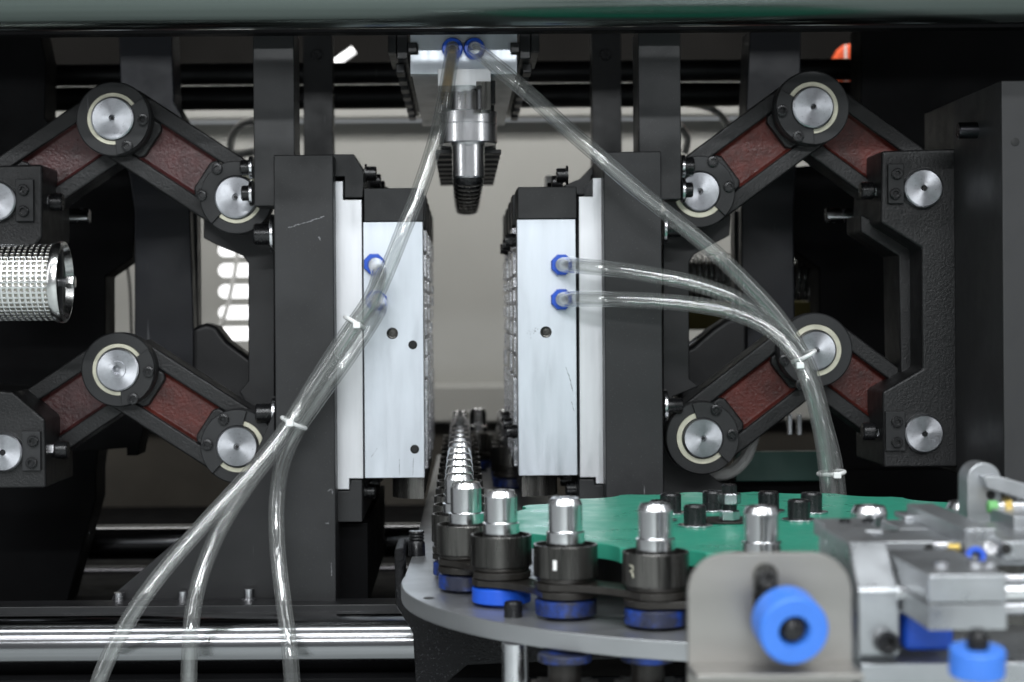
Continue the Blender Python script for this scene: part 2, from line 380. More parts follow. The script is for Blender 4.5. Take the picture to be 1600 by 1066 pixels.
# dark side frames
LF = [(-200, 40), (60, 40), (72, 95), (70, 185), (140, 255), (216, 262), (208, 402), (165, 432), (165, 620), (150, 735), (150, 780), (100, 960), (-200, 960)]
tag(obj('side_frame', prism(B(), XZ(LF, .36), .36, .42), 'dark', None, .002), 'dark steel side frame at the far left behind the toggle links', 'frame')
RF = [(1345, 40), (1800, 40), (1800, 960), (1310, 960), (1296, 620), (1280, 540), (1280, 420), (1240, 392), (1234, 262), (1300, 255), (1345, 205)]
tag(obj('side_frame', prism(B(), XZ(RF, .38), .38, .44), 'dark', None, .002), 'dark steel side frame at the far right behind the bearing block', 'frame')
for a, b, c, d, Y, lab in ((150, 735, 200, 770, .3, 'left'),):
    tag(obj('stop_block', prism(B(), XZ([(60, 640), (230, 640), (215, 712), (198, 712), (198, 700), (60, 712)], .25), .25, .3), 'dark', None, .001),
        'dark block under the lower left toggle elbow', 'block')
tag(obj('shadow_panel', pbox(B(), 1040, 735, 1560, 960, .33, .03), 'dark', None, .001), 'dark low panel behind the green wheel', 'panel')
tag(obj('green_machine_frame', pbox(B(), 1150, 706, 1300, 752, .30, .02), 'gmach', None, .001), 'dark green painted machine frame low behind the right hose', 'frame')
for i, x in enumerate((1234, 1249)):
    tag(obj('steel_spacer', pbox(B(), x-3, 648, x+4, 680, .28, .01), 'steel', None, .001),
        ('left' if i == 0 else 'right')+' one of two small steel spacers below the lower right elbow', 'spacer', 'small steel spacers')
for i, (a, b) in enumerate(((78, 332), (1290, 330))):
    c = P(a+40, b+6, .2)
    tag(obj('steel_rod', cyl(B(), (c.x-40*U(.2), .2, c.z), (1, 0, 0), 12*U(.2), 62*U(.2), 24, .001), 'steel', None, 0),
        'short steel rod in the dark under the upper '+('left' if i == 0 else 'right')+' toggle link', 'rod', 'short rods under the upper links')
# orange thing at the back right
bm = B(); prism(bm, XZ([(1308, 88), (1318, 70), (1345, 67), (1345, 178), (1308, 178)], .95), .95, 1.0)
t = thing('orange_bracket', 'bright orange bracket at the back behind the black bars', 'bracket', P(1326, 178, .95))
obj('body', bm, 'orange', t, .002)
for x in (1322, 1336): obj('pale_stripe', pbox(B(), x-1.5, 70, x+1.5, 178, .944, .004), 'white', t, 0)
# yellow box behind the right
tag(obj('yellow_box', pbox(B(), 1060, 470, 1300, 515, .9, .1), 'yellow', None, .002), 'dull yellow box at the back below the rear filter', 'box')
# white cables at the back
def cable(name, pts, r, m, label, cat='cable', seg=10):
    return tag(obj(name, sweep(B(), spline([P(*p) for p in pts]), r, seg), m, None, 0), label, cat)
cable('white_hose', [(400, 188, .7), (376, 196, .72), (362, 218, .74), (366, 240, .74), (400, 236, .72)], .006, 'white', 'white hose loop at the back left of the left column')
cable('white_hose', [(1060, 160, .7), (1100, 166, .72), (1124, 178, .72), (1140, 200, .72)], .005, 'white', 'white hose curving at the back right above the right pivot')
cable('white_hose', [(1062, 196, .7), (1074, 215, .72), (1070, 240, .72)], .005, 'white', 'short bend of white hose close to the right column')
cable('thin_wire', [(372, 385, 1.2), (366, 430, 1.2), (352, 490, 1.2), (338, 520, 1.2)], .004, 'white', 'thin pale wire hanging in front of the bright slots')
cable('thin_wire', [(196, 402, .9), (203, 450, .9), (206, 530, .9)], .002, 'black', 'thin black wire in the gap at left of the rear column')
cable('grey_cable', [(1075, 545, .25), (1110, 520, .25), (1150, 498, .25), (1185, 495, .28)], .006, 'pin', 'grey cable arching behind the two right hoses')
cable('grey_cable', [(1106, 742, .2), (1140, 738, .2), (1165, 715, .2), (1178, 680, .22)], .007, 'white', 'pale cable bending under the lower right pivot')
for i, x in enumerate((1148, 1160)):
    cable('steel_hoop', [(x, 545, .28), (x-2, 520, .25), (x+6, 502, .24), (x+14, 498, .26)], .0035, 'steel', ('left' if i == 0 else 'right')+' of two thin steel hoops above the lower right link', 'hoop')
for i, (a, b) in enumerate(((120, 560), (960, 1000))):
    pass
tag(obj('reflection_streak', sweep(B(), [P(505, 112, 1.2), P(553, 78, 1.2)], .007, 12), emit('reflection_glow', (1, 1, 1), 1.6), None, 0), 'short glowing streak, a painted-in lamp reflection, far back beside the left upright strip', 'reflection')  # glowing tube made for the streak of a lamp's reflection
tag(obj('white_bracket', pbox(B(), 852, 273, 872, 292, .75, .05), 'white', None, .003), 'small white bracket far back above the right mould', 'bracket')

# ================================================================== CLAMP COLUMNS
def side_bolt(parent, x, y, s, Y, long=26, r=16, wr=24):   # cap screw with washer, pointing to side s
    c = P(x, y, Y); k = U(Y)
    obj('washer', cyl(B(), c, (s, 0, 0), wr*k, .004, 28, .0008), 'steel', parent, 0)
    obj('cap_screw', cap_screw(B(), c+Vector((s*.004, 0, 0)), (s, 0, 0), r*k, long*k), 'screw', parent, 0)
t = thing('clamp_column', 'tall black clamp column with gusset foot left of the left mould', 'column', P(475, 960, 0), 'black clamp columns')
obj('face_plate', pbox(B(), 430, 242, 523, 962, -.03, .56), 'blackp', t, .0012)
obj('upper_bar', pbox(B(), 396, 46, 460, 322, -.012, .06), 'blackp', t, .0012)
WEB = [(318, 335), (318, 372), (345, 386), (380, 400), (388, 412), (388, 596), (374, 612), (396, 650), (429, 650), (429, 335)]
obj('web', prism(B(), XZ(WEB, .11), .11, .2), 'black', t, .0012)
FOOT = [(429.5, 640), (388, 735), (335, 795), (178, 928), (163, 965), (429.5, 965)]
obj('gusset_foot', prism(B(), XZ(FOOT, -.012), -.012, .06), 'black', t, .0012)
for x, y in ((186, 938), (286, 936), (389, 932)):
    c = P(x, y-12, -.022); k = U(-.022)
    b_ = obj('foot_bolt', lathe(B(), [(0, 0), (8*k, 0), (8*k, -16*k), (12*k, -16*k), (12*k, -19*k), (5*k, -19*k), (5*k, -30*k), (0, -32*k)], c, (0, 0, 1), 18), 'steel', t, 0)
side_bolt(t, 396, 302, -1, -.005, 12, 12, 20); side_bolt(t, 396, 262, -1, .02, 14, 12, 18)
side_bolt(t, 429, 366, -1, .03, 26, 17, 28); side_bolt(t, 432, 645, -1, .03, 26, 15, 26)
# long scratch and chipped marks of bare steel in the face
def mark(p, pts, wd, Y, mk='chip'):
    q = [P(a, b, Y-.0003) for a, b in pts]; bm = B()
    for a, b in zip(q, q[1:]):
        n = (b-a).cross(Vector((0, 1, 0))).normalized()*wd*U(Y)/2
        for q_ in range(7):
            c_, d_ = a.lerp(b, q_/7), a.lerp(b, (q_+random.uniform(.6, 1))/7); w_ = n*random.uniform(.3, 1.1); o_ = n*random.uniform(-.5, .5)
            bm.faces.new([bm.verts.new(v) for v in (c_-w_+o_, d_-w_+o_, d_+w_+o_, c_+w_+o_)])
    return obj('scratch_mark', bm, mk, p, 0)
mark(t, [(450, 356), (466, 351), (484, 346), (507, 338)], 2.2, -.03); mark(t, [(498, 370), (501, 376)], 3, -.03)
mark(t, [(512, 768), (518, 764), (520, 772)], 2, -.03); mark(t, [(508, 817), (514, 818)], 3, -.03); mark(t, [(518, 880), (518, 900)], 1.6, -.03)
t = thing('clamp_column', 'tall black clamp column right of the right mould behind the green wheel', 'column', P(990, 790, 0), 'black clamp columns')
obj('face_plate', pbox(B(), 945, 237, 1035, 800, -.03, .56), 'blackp', t, .0012)
obj('upper_bar', pbox(B(), 998, 44, 1064, 312, -.012, .06), 'blackp', t, .0012)
WEB = [(1036, 335), (1036, 800), (1200, 800), (1120, 750), (1045, 690), (1052, 620), (1092, 604), (1077, 592), (1077, 410), (1085, 398), (1140, 368), (1142, 335)]
obj('web', prism(B(), XZ(WEB, .11), .11, .2), 'black', t, .0012)
side_bolt(t, 1064, 297, 1, -.005, 12, 12, 20); side_bolt(t, 1064, 260, 1, .02, 14, 14, 18)
side_bolt(t, 1035, 356, 1, .03, 24, 15, 26); side_bolt(t, 1036, 634, 1, .03, 24, 12, 26)

# ================================================================== MOULD HALVES
def mould(s, label, xo, xi, top, ycap, ybot, backpoly, rings, holes):
    t = thing('mould_half', label, 'mould', P((xo+xi)/2, ybot, .25), 'mould halves')
    k = U(0)
    pl = obj('front_plate', pbox(B(), xo, ycap+.8, xi, ybot, 0, .022), 'alu', t, .0007)
    obj('top_cap', pbox(B(), xo, top, xi, ycap, .0005, .022), 'blackp', t, .001)
    obj('back_plate', prism(B(), XZ(backpoly, .003), .003, .5), 'alu2', t, .0008)
    c0 = P(xi, 520, 0).x; c1 = P(xo, 520, 0).x
    zt, zc, zb = P(xi, top, 0).z, P(xi, ycap+5, 0).z, P(xi, ybot, 0).z
    n = 8; p = .0635
    grooves = [0, .10, .205, .26, .32, .385, .45, .53, .62, 1]
    for i in range(n):
        y0 = .025+i*p; y1 = y0+p-.003
        bm = B(); e = s*(.0020 if i % 2 else -.0006)
        lo, hi = sorted((c0+e, c1))
        for g0, g1 in zip(grooves, grooves[1:]):
            za = zc+(zb-zc)*g0; zb_ = zc+(zb-zc)*g1
            j = s*random.uniform(-.0008, .0008); l2, h2 = (lo, hi+j) if s > 0 else (lo+j, hi)
            box(bm, l2, h2, y0, y1, zb_+.0016, za-.0016)
        box(bm, lo+.004 if s < 0 else lo, hi-.004 if s > 0 else hi, y0, y1, zb+.003, zc-.003)
        bk = obj('cavity_block', bm, 'mirror', t, .0006)
        box_ = box(B(), lo, hi, y0, y1, zc+.0008, zt-.002*(i % 2))
        obj('block_cap', box_, 'blackp', t, .0008)
        if i % 2 == 0 and i < 6:
            for yy in ((372, 680) if s < 0 else ()):
                z = P(xi, yy, 0).z
                obj('locating_pin', lathe(B(), [(0, 0), (.0065, 0), (.0075, .004), (.006, .008), (.006, .011), (0, .011)], (c0+e, y0+.03, z), (s, 0, 0), 20), 'screw', t, 0)
    for x, y in rings:
        c = P(x, y, 0)
        col = obj('blue_collar', lathe(B(), [(10.5*k, -.001), (17.5*k, -.001), (17.5*k, .006), (16*k, .009), (10.5*k, .009)], c, (0, -1, 0), 8, .39), 'blue', t, .0005)
    for x, y, r, kind in holes:
        c = P(x, y, 0)
        if kind == 's':
            obj('countersunk_screw', lathe(B(), [(r*k, .0003), (r*.85*k, .0010), (r*.62*k, .0005), (r*.60*k, .0012), (r*.3*k, .0013), (r*.28*k, .0004), (0, .0004)], c, (0, -1, 0), 22), 'cupm', t, 0)
        else:
            obj('tapped_hole', lathe(B(), [(r*k, .0003), (r*.72*k, .0009), (r*.66*k, .0004), (0, .0003)], c, (0, -1, 0), 22), 'hole', t, 0)
    return t
ML = mould(1, 'left aluminium mould half with black cap and clear hoses across it', 568.5, 662, 294, 346, 747,
      [(519, 283), (536, 283), (536, 312), (565.5, 312), (568, 748), (546, 748), (546, 765), (524, 765)],
      [(585, 413), (588, 470)], [(613, 521, 9, 's'), (645, 539, 7, 'h'), (648, 702, 7, 'h')])
MR = mould(-1, 'right aluminium mould half with two blue hose collars', 901, 809, 292, 342, 743,
      [(904, 307), (926, 307), (926, 278), (943, 278), (946, 756), (931, 756), (931, 746), (906, 746)],
      [(877, 414), (877, 468)], [(853, 519, 9, 's')])
mark(MR, [(884, 574), (890, 590), (895, 612)], 1.2, .0, 'grey'); mark(MR, [(893, 628), (897, 642)], 1, .0, 'grey')
for i in range(26): 
    x, y = random.gauss(832, 7), random.gauss(518, 4); mark(MR, [(x, y), (x+random.uniform(.4, 1.4), y+.3)], random.uniform(.5, 1.2), .0, 'grey')
mark(ML, [(624, 718), (624, 742)], .7, .0, 'grey'); mark(ML, [(646, 716), (645, 744)], .7, .0, 'grey'); mark(ML, [(580, 714), (590, 700)], .6, .0, 'grey')
def insert(xa, xb, ya, yb, s, lab):
    a, b = sorted((P(xa, ya, .0).x, P(xb, ya, .0).x)); z1, z0 = P(xa, ya, 0).z, P(xa, yb, 0).z
    k = U(0); r = .03
    if s > 0: pts = [(b, .012), (b, .5), (a, .5), (a, .04)]+[(a+r-r*math.cos(t), .042-r*math.sin(t)) for t in [PI/2*i/8 for i in range(9)]]
    else: pts = [(a, .012), (a, .5), (b, .5), (b, .04)]+[(b-r+r*math.cos(t), .042-r*math.sin(t)) for t in [PI/2*i/8 for i in range(9)]]
    tag(obj('base_insert', plan(B(), pts, z0, z1), 'cupm', None, .0008), lab, 'insert', 'black inserts under the moulds')
insert(611, 662, 748.5, 782, 1, 'rounded black insert hanging under the left mould half')
insert(816, 874, 745, 778, -1, 'rounded black insert hanging under the right mould half')
def keyrail(pts, lab, bolts, s, Y=.004):
    t = thing('clamp_rail', lab, 'rail', P(pts[0][0], pts[0][1], .2))
    obj('rail', prism(B(), XZ(pts, Y), Y, .48), 'blackp', t, .001)
    for x, y in bolts:
        for i in range(5):
            c = P(x, y, Y); c.y = .05+i*.1
            obj('cap_screw', cap_screw(B(), c, (s, 0, 0), .0075, .011), 'screw', t, 0)
            obj('washer', cyl(B(), c-Vector((s*.001, 0, 0)), (s, 0, 0), .010, .002, 20), 'screw', t, 0)
keyrail([(518, 241), (553, 241), (568, 268), (568, 292), (567, 309), (538, 309), (538, 276), (518, 276)], 'black clamp rail on top of the left mould back plate', [(568, 266)], 1)
keyrail([(943, 238), (943, 275), (924, 275), (924, 304), (903, 304), (880, 290), (905, 280), (925, 262)], 'black clamp rail on top of the right mould back plate', [(880, 282)], -1, .12)
keyrail([(524, 767), (545, 767), (548, 750), (566, 750), (566, 816), (526, 816)], 'black clamp rail under the left mould back plate', [(566, 775)], 1)
keyrail([(946, 758), (930, 758), (928, 749), (905, 749), (905, 790), (946, 790)], 'black clamp rail under the right mould back plate', [(905, 770)], -1)
tag(obj('slide_block', pbox(B(), 527, 817, 575, 946, .03, .40), 'dark', None, .001), 'dark slide block below the left mould', 'block')

# ================================================================== NOZZLE BLOCK
Y0 = -.005
t = thing('nozzle_block', 'aluminium block with a row of hanging blow nozzles at top centre', 'nozzle block', P(724, 50, .25))
NP = [(641, 45), (808, 45), (808, 68), (799, 68), (799, 85), (808, 85), (808, 116), (641, 116), (641, 85), (653, 85), (653, 68), (641, 68)]
obj('front_plate', prism(B(), XZ(NP, Y0), Y0, Y0+.02), 'alu', t, .0008)
a, b = P(641, 116, 0), P(808, 45, 0)
obj('underside_plate', box(B(), a.x+.001, b.x-.001, Y0+.021, .52, a.z+.002, a.z+.02), 'alu2', t, .0008)
obj('carrier_rail', pbox(B(), 684, 107.5, 767, 134, Y0-.012, .55), 'alu2', t, .0008)
k = U(0)
def nozzle_meshes(i):
    Y = .02+i*.0640
    c = P(731, 134, 0); c = Vector((c.x, Y, c.z))
    n = obj('nozzle', lathe(B(), [(0, .002), (29*k, .002), (29*k, -38*k), (26*k, -40*k), (26*k, -88*k), (25.5*k, -140*k), (23*k, -143*k), (15*k, -143*k), (14*k, -120*k), (0, -120*k)], c, (0, 0, 1), 40), 'nozm', t, 0, org=c)
    obj('flange', lathe(B(), [(28*k, -38*k), (45*k, -38*k), (46*k, -39.5*k), (46*k, -57*k), (45*k, -58*k), (46*k, -59*k), (46*k, -87*k), (44*k, -89*k), (24*k, -89*k)], c, (0, 0, 1), 44), 'nozm', n, 0)
    obj('seal_tip', lathe(B(), [(22.5*k, -143*k), (22*k, -149*k), (18*k, -154*k), (10*k, -156*k), (0, -156*k)], c, (0, 0, 1), 32), 'screw', n, 0)
    if i:
        obj('guide_plate', box(B(), c.x-54*k, c.x+54*k, Y-.012, Y+.012, c.z-96*k, c.z-89.5*k), 'black', n, .0006)
    for s in (-1, 1):
        obj('side_lug', box(B(), c.x+s*30*k if s > 0 else c.x-44*k, c.x+44*k if s > 0 else c.x-30*k, Y+.012, Y+.03, c.z-22*k, c.z+14*k), 'black', n, .0006)
for i in range(9): nozzle_meshes(i)
for x in (707, 741):
    c = P(x, 77, Y0)
    obj('blue_collar', lathe(B(), [(10*k, -.001), (16.5*k, -.001), (16.5*k, .008), (15*k, .011), (10*k, .011)], c, (0, -1, 0), 28), 'blue', t, .0004)
obj('latch', prism(B(), XZ([(744, 127), (767, 127), (767, 172), (752, 172), (752, 134), (744, 134)], -.03), -.03, .0), 'cupm', t, .0008)
for s, xf, lab in ((-1, 641, 'left'), (1, 808, 'right')):
    bm = B(); k0 = U(0)
    x_in = P(xf, 80, 0).x+s*.0025; x_out = x_in+s*17*k0
    tt = thing('notched_rail', 'black notched rail receding along the '+lab+' side of the nozzle block', 'rail', (x_in, .25, P(xf, 100, 0).z), 'notched rails')
    z1, z0 = P(xf, 45, 0).z, P(xf, 92, 0).z
    lo, hi = sorted((x_in, x_out))
    obj('rail', box(B(), lo, hi, .0, .52, z0, z1), 'black', tt, .001)
    for i in range(7):
        y = .03+i*.07
        obj('tooth', box(B(), lo-.002 if s < 0 else lo+.004, hi-.004 if s < 0 else hi+.002, y, y+.035, z0-.010, z0-.0005), 'black', tt, .001)
    lo, hi = sorted((P(xf-s*-0, 76, 0).x-s*.007, x_in-s*.0005))
    obj('clamp_finger', box(B(), lo, hi, -.011, .01, P(xf, 84, 0).z, P(xf, 69, 0).z), 'black', tt, .0008)
    lo, hi = sorted((x_out+s*.0005, x_out+s*14*k0))
    obj('outer_angle', box(B(), lo, hi, .0, .12, z0+.006, z1), 'black', tt, .001)

# ================================================================== TOGGLE LINKS AND PIVOTS
def link(A, Bp, y0, lab, panel=(.27, .73), wd=57, dep=.05, rm='red'):
    a, b = P(*A, y0), P(*Bp, y0); k = U(y0)
    u = (b-a); Ln = u.length; u.normalize(); n = Vector((-u.z, 0, u.x))
    t = thing('toggle_link', lab, 'toggle link', (a+b)/2, 'toggle links')
    def pt(s, v): q = a+u*(s*Ln)+n*(v*k); return (q.x, q.z)
    bm = B(); hw = 32                                  # inner half width of the pocket
    for s in (1, -1):
        prism(bm, [pt(.0, s*wd), pt(1, s*wd), pt(1, s*hw), pt(panel[1]+.0, s*hw), pt(panel[0], s*hw), pt(0, s*hw)], y0, y0+dep)
    # end webs closing the pocket
    e = .0006
    prism(bm, [pt(0, hw-.2), pt(panel[0], hw-.2), pt(panel[0]+.03, hw-8), pt(panel[0]+.03, -hw+8), pt(panel[0], -hw+.2), pt(0, -hw+.2)], y0+e, y0+dep-e)
    prism(bm, [pt(1, hw-.2), pt(1, -hw+.2), pt(panel[1], -hw+.2), pt(panel[1]-.03, -hw+8), pt(panel[1]-.03, hw-8), pt(panel[1], hw-.2)], y0+e, y0+dep-e)
    obj('arm', bm, 'cast', t, .0025, seg=3)
    # painted pocket: floor with a sloping rim
    bm = B(); m0, m1 = panel[0]+.005, panel[1]-.005
    def ring(s0, s1, w_, y): return [bm.verts.new((*pt(s0, w_)[:1], y, pt(s0, w_)[1])), bm.verts.new((pt(s1, w_)[0], y, pt(s1, w_)[1])),
                                     bm.verts.new((pt(s1, -w_)[0], y, pt(s1, -w_)[1])), bm.verts.new((pt(s0, -w_)[0], y, pt(s0, -w_)[1]))]
    r0 = ring(m0-.01, m1+.01, hw+.5, y0+.003); r1 = ring(m0+.014, m1-.014, hw-4, y0+.008); r2 = ring(m0-.01, m1+.01, hw+.5, y0+.02)
    bm.faces.new(r1); bm.faces.new(r2[::-1])
    for i in range(4):
        j = (i+1) % 4
        bm.faces.new((r0[i], r0[j], r1[j], r1[i])); bm.faces.new((r0[j], r0[i], r2[i], r2[j]))
    obj('red_panel', bm, rm, t, .0015, seg=3)
    return t
def pivot(c, y0, lab, R=58, rp=33, scr=None, gap=(0, 0), ring=True, hollow=False, small=False):
    k = U(y0); o = P(*c, y0)
    t = thing('pivot_joint', lab, 'pivot', o, 'pivot joints')
    obj('flange', lathe(B(), [(0, -.006), (R*k, -.006), (R*k, .012), (R*k-.0012, .0132), (41*k, .0132), (40*k, .011), (rp*k, .011)] if ring else
        [(0, -.004), (rp*k+.002, -.004), (rp*k+.002, .001), (rp*k, .001)], o, (0, -1, 0), 64), 'blackp', t, 0)
    prof = [(0, .017), (.13*rp*k, .017), (.16*rp*k, .0205), (.93*rp*k, .0205), (rp*k, .0195), (rp*k, -.01), (0, -.01)]
    if hollow: prof = [(0, .012), (.22*rp*k, .012), (.22*rp*k, .0225), (.40*rp*k, .0225), (.42*rp*k, .0205), (.93*rp*k, .0205), (rp*k, .0195), (rp*k, -.01), (0, -.01)]
    obj('pin', lathe(B(), prof, o, (0, -1, 0), 48), 'pinface', t, 0)
    if not hollow: obj('grease_nipple', lathe(B(), [(0, .021), (.10*rp*k, .021), (.10*rp*k, .0165)], o, (0, -1, 0), 6), 'screw', t, 0)
    if ring:
        g0, g1 = gap
        obj('shim_ring', arc(B(), o, (rp+1.5)*k, 40*k, math.radians(g1), math.radians(g0+360), y0-.0142, y0-.010), 'cream', t, 0)
        # keeper plate segment filling the gap
        bm = B(); arc(bm, o, (rp+.5)*k, (R-1.5)*k, math.radians(g0-22), math.radians(g1+22), y0-.0172, y0-.0125, 24)
        obj('keeper_plate', bm, 'blackp', t, .0006)
    for x, y in (scr or []):
        q = P(x, y, y0); q.y = y0-.0172
        obj('screw', cap_screw(B(), q, (0, -1, 0), 8.5*k, .004), 'screw', t, 0)
    return t
YT = .05
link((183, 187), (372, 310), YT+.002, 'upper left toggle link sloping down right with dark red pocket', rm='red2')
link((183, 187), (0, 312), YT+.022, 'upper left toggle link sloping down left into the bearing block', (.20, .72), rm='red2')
link((190, 578), (374, 696), YT+.002, 'lower left toggle link sloping down right behind the clear hoses')
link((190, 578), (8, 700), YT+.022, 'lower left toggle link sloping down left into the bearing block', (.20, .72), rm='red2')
link((1265, 172), (1090, 302), YT+.002, 'upper right toggle link sloping down left to the right column')
link((1265, 172), (1440, 300), YT+.022, 'upper right toggle link sloping down right into the bearing block', (.20, .72))
link((1272, 546), (1095, 683), YT+.002, 'lower right toggle link sloping down left with bright red pocket')
link((1272, 546), (1440, 672), YT+.022, 'lower right toggle link sloping down right behind the hose bundle', (.20, .72))
pivot((181, 188), YT-.004, 'upper left elbow pivot with cream ring', scr=[(228, 190), (204, 231)], gap=(-62, 12))
pivot((372, 310), YT-.004, 'upper pivot half hidden by the left column', 57, 33, [(343, 266), (319, 307)], (97, 205))
pivot((189, 577), YT-.004, 'lower left elbow pivot with hollow pin', scr=[(237, 580), (213, 622)], gap=(-62, 12), hollow=True)
pivot((374, 696), YT-.004, 'lower left pivot next to the crossing hoses', 58, 32, [(353, 654), (328, 693)], (97, 205))
pivot((1265, 171), YT-.004, 'upper right elbow pivot with cream ring', 58, 32, [(1217, 176), (1242, 216)], (172, 250))
pivot((1090, 301), YT-.004, 'upper pivot half hidden by the right column', 56, 31, [(1110, 255), (1135, 294)], (-22, 85))
pivot((1270, 547), YT-.004, 'lower right elbow pivot behind the tied hoses', 58, 31, [(1220, 562), (1246, 600)], (172, 250))
pivot((1095, 683), YT-.004, 'lower right pivot fully visible beside the column', 57, 31, [(1115, 639), (1140, 677)], (-22, 85))

# bearing blocks
def bearing_pin(parent, c, y0, rp, keeper, scr, k0=None):
    k = U(y0); o = P(*c, y0)
    obj('pin', lathe(B(), [(0, .004), (.12*rp*k, .004), (.16*rp*k, .0105), (.92*rp*k, .0105), (rp*k, .0092), (rp*k, -.004), (0, -.004)], o, (0, -1, 0), 48), 'pinface', parent, 0, org=o)
    obj('pin_socket', lathe(B(), [(0, .0112), (.13*rp*k, .0112), (.13*rp*k, .0035)], o, (0, -1, 0), 6), 'screw', parent, 0)
    kp = obj('keeper_plate', pbox(B(), *keeper, y0-.006, .0055), 'blackp', parent, .0008)
    for x, y in scr:
        q = P(x, y, y0-.006); obj('screw', cap_screw(B(), q, (0, -1, 0), 8.5*k, .005), 'screw', parent, 0)
def side_nut(parent, x, y, s, Y):                     # hex lock nut and stop screw on the block side
    c = P(x, y, Y); k = U(Y)
    obj('lock_nut', hexnut(B(), c, (s, 0, 0), 12*k, 12*k), 'steel', parent, 0)
    obj('stop_screw', cyl(B(), c+Vector((s*12*k, 0, 0)), (s, 0, 0), 14*k, 20*k, 20, .001), 'screw', parent, 0)
YB = .012
t = thing('bearing_block', 'big black right hand bearing casting with upper and lower pins', 'bearing block', P(1440, 730, .05), 'bearing blocks')
RB = [(1378, 236), (1500, 232), (1506, 730), (1381, 731), (1379, 612), (1441, 576), (1440, 388), (1376, 348)]
obj('casting', prism(B(), XZ(RB, YB), YB, .14), 'cast', t, .003, seg=3)
obj('rear_web', prism(B(), XZ([(1345, 335), (1376, 350), (1440, 392), (1440, 575), (1408, 596), (1404, 400), (1345, 362)], .06), .06, .13), 'cast', t, .002)
obj('rib', prism(B(), XZ([(1507, 150), (1540, 150), (1540, 745), (1507, 745)], .04), .04, .2), 'cast', t, .002)
bearing_pin(t, (1440, 295), YB, 30, (1388, 256, 1413, 318), [(1401, 272), (1398, 303)])
bearing_pin(t, (1441, 677), YB, 30, (1384, 643, 1415, 705), [(1401, 659), (1401, 691)])
side_nut(t, 1376, 298, -1, YB+.03); side_nut(t, 1379, 674, -1, YB+.03)
t = thing('bearing_block', 'black upper left bearing block cut off by the photo edge', 'bearing block', P(20, 385, .05), 'bearing blocks')
obj('casting', prism(B(), XZ([(-120, 262), (66, 257), (66, 372), (40, 400), (-120, 400)], YB), YB, .14), 'cast', t, .003, seg=3)
bearing_pin(t, (-3, 315), YB, 31, (24, 280, 52, 346), [(37, 297), (37, 330)])
side_nut(t, 67, 316, 1, YB+.03)
t = thing('bearing_block', 'black lower left bearing block cut off by the photo edge', 'bearing block', P(20, 765, .05), 'bearing blocks')
obj('casting', prism(B(), XZ([(-120, 600), (20, 612), (70, 655), (72, 763), (-120, 766)], YB), YB, .14), 'cast', t, .003, seg=3)
bearing_pin(t, (8, 706), YB, 30, (34, 674, 63, 736), [(52, 689), (50, 723)])
side_nut(t, 75, 703, 1, YB+.03)
# grey side panel, far right
t = thing('side_panel', 'dark grey machined side panel at the far right edge', 'panel', P(1600, 760, -.1))
obj('panel_block', pbox(B(), 1568, 125, 1760, 1100, -.15, .16), 'grey', t, .0015)
c = P(1568, 190, -.15)
obj('side_bolt', cyl(B(), (c.x, -.07, c.z), (-1, 0, 0), .008, .02, 20, .001), 'darkchrome', t, 0)
obj('face_hole', lathe(B(), [(.004, .0003), (.003, .0006), (0, .0003)], P(1586, 222, -.15), (0, -1, 0), 16), 'hole', t, 0)

# ================================================================== FILTER CARTRIDGES
def cartridge(c, Y, rpx, x0, label):
    k = U(Y); o = P(*c, Y); r = rpx*k; xe = o.x
    t = thing('filter_cartridge', label, 'filter', o, 'perforated filters')
    bm = B(); nc = 26; nr = 44; px = 9.0*k; hole = .30
    def v(i, j): a = 2*PI*j/nr; return Vector((xe-9*k-i*px, Y+r*math.cos(a), o.z+r*math.sin(a)))
    for i in range(nc):
        sh = 0
        for j in range(nr):
            q = [v(i, j), v(i+1, j), v(i+1, j+1), v(i, j+1)]
            def lp(s, u_): return q[0]*(1-s)*(1-u_)+q[1]*s*(1-u_)+q[2]*s*u_+q[3]*(1-s)*u_
            o4 = [bm.verts.new(p) for p in q]
            h = .23; i4 = [bm.verts.new(lp(*s)) for s in ((h, h), (1-h, h), (1-h, 1-h), (h, 1-h))]
            for e in range(4): bm.faces.new((o4[e], o4[(e+1) % 4], i4[(e+1) % 4], i4[e]))
    bmesh.ops.remove_doubles(bm, verts=bm.verts, dist=1e-6)
    s = obj('perforated_sleeve', bm, 'bright', t, 0); s['kind'] = 'stuff'
    md = s.modifiers.new('thickness', 'SOLIDIFY'); md.thickness = .0009
    obj('filter_core', cyl(B(), (xe-8*k, Y, o.z), (-1, 0, 0), r*.93, nc*px, 44), 'core', t, 0)
    cap = obj('end_cap', lathe(B(), [(0, -6*k), (.86*r, -6*k), (.97*r, 6*k), (1.05*r, 5*k), (1.07*r, 2*k), (1.06*r, -6*k), (1.03*r, -10*k), (.96*r, -12*k), (0, -12*k)], o, (1, 0, 0), 64), 'bright', t, 0)
    obj('end_disc', cyl(B(), (xe-5.9*k, Y, o.z), (1, 0, 0), .84*r, .0006, 40), 'black', t, 0)
    obj('cap_web', box(B(), xe-5*k, xe+2*k, Y-.003, Y+.003, o.z-r*.85, o.z+r*.85), 'black', t, .0005)
    obj('hex_bolt', lathe(B(), [(0, 21*k), (.8*11*k, 21*k), (11*k, 19*k), (11*k, 8*k), (0, 8*k)], o, (1, 0, 0), 6, .2), 'bright', t, 0)
    obj('bolt_collar', cyl(B(), o+Vector((-5*k, 0, 0)), (1, 0, 0), 9*k, 14*k, 24), 'steel', t, 0)
    return t
cartridge((97, 441), -.10, 60, -200, 'shiny perforated filter cylinder at the left edge')
cartridge((1270, 432), .62, 38, 900, 'dim perforated filter cylinder at the back right behind the column')

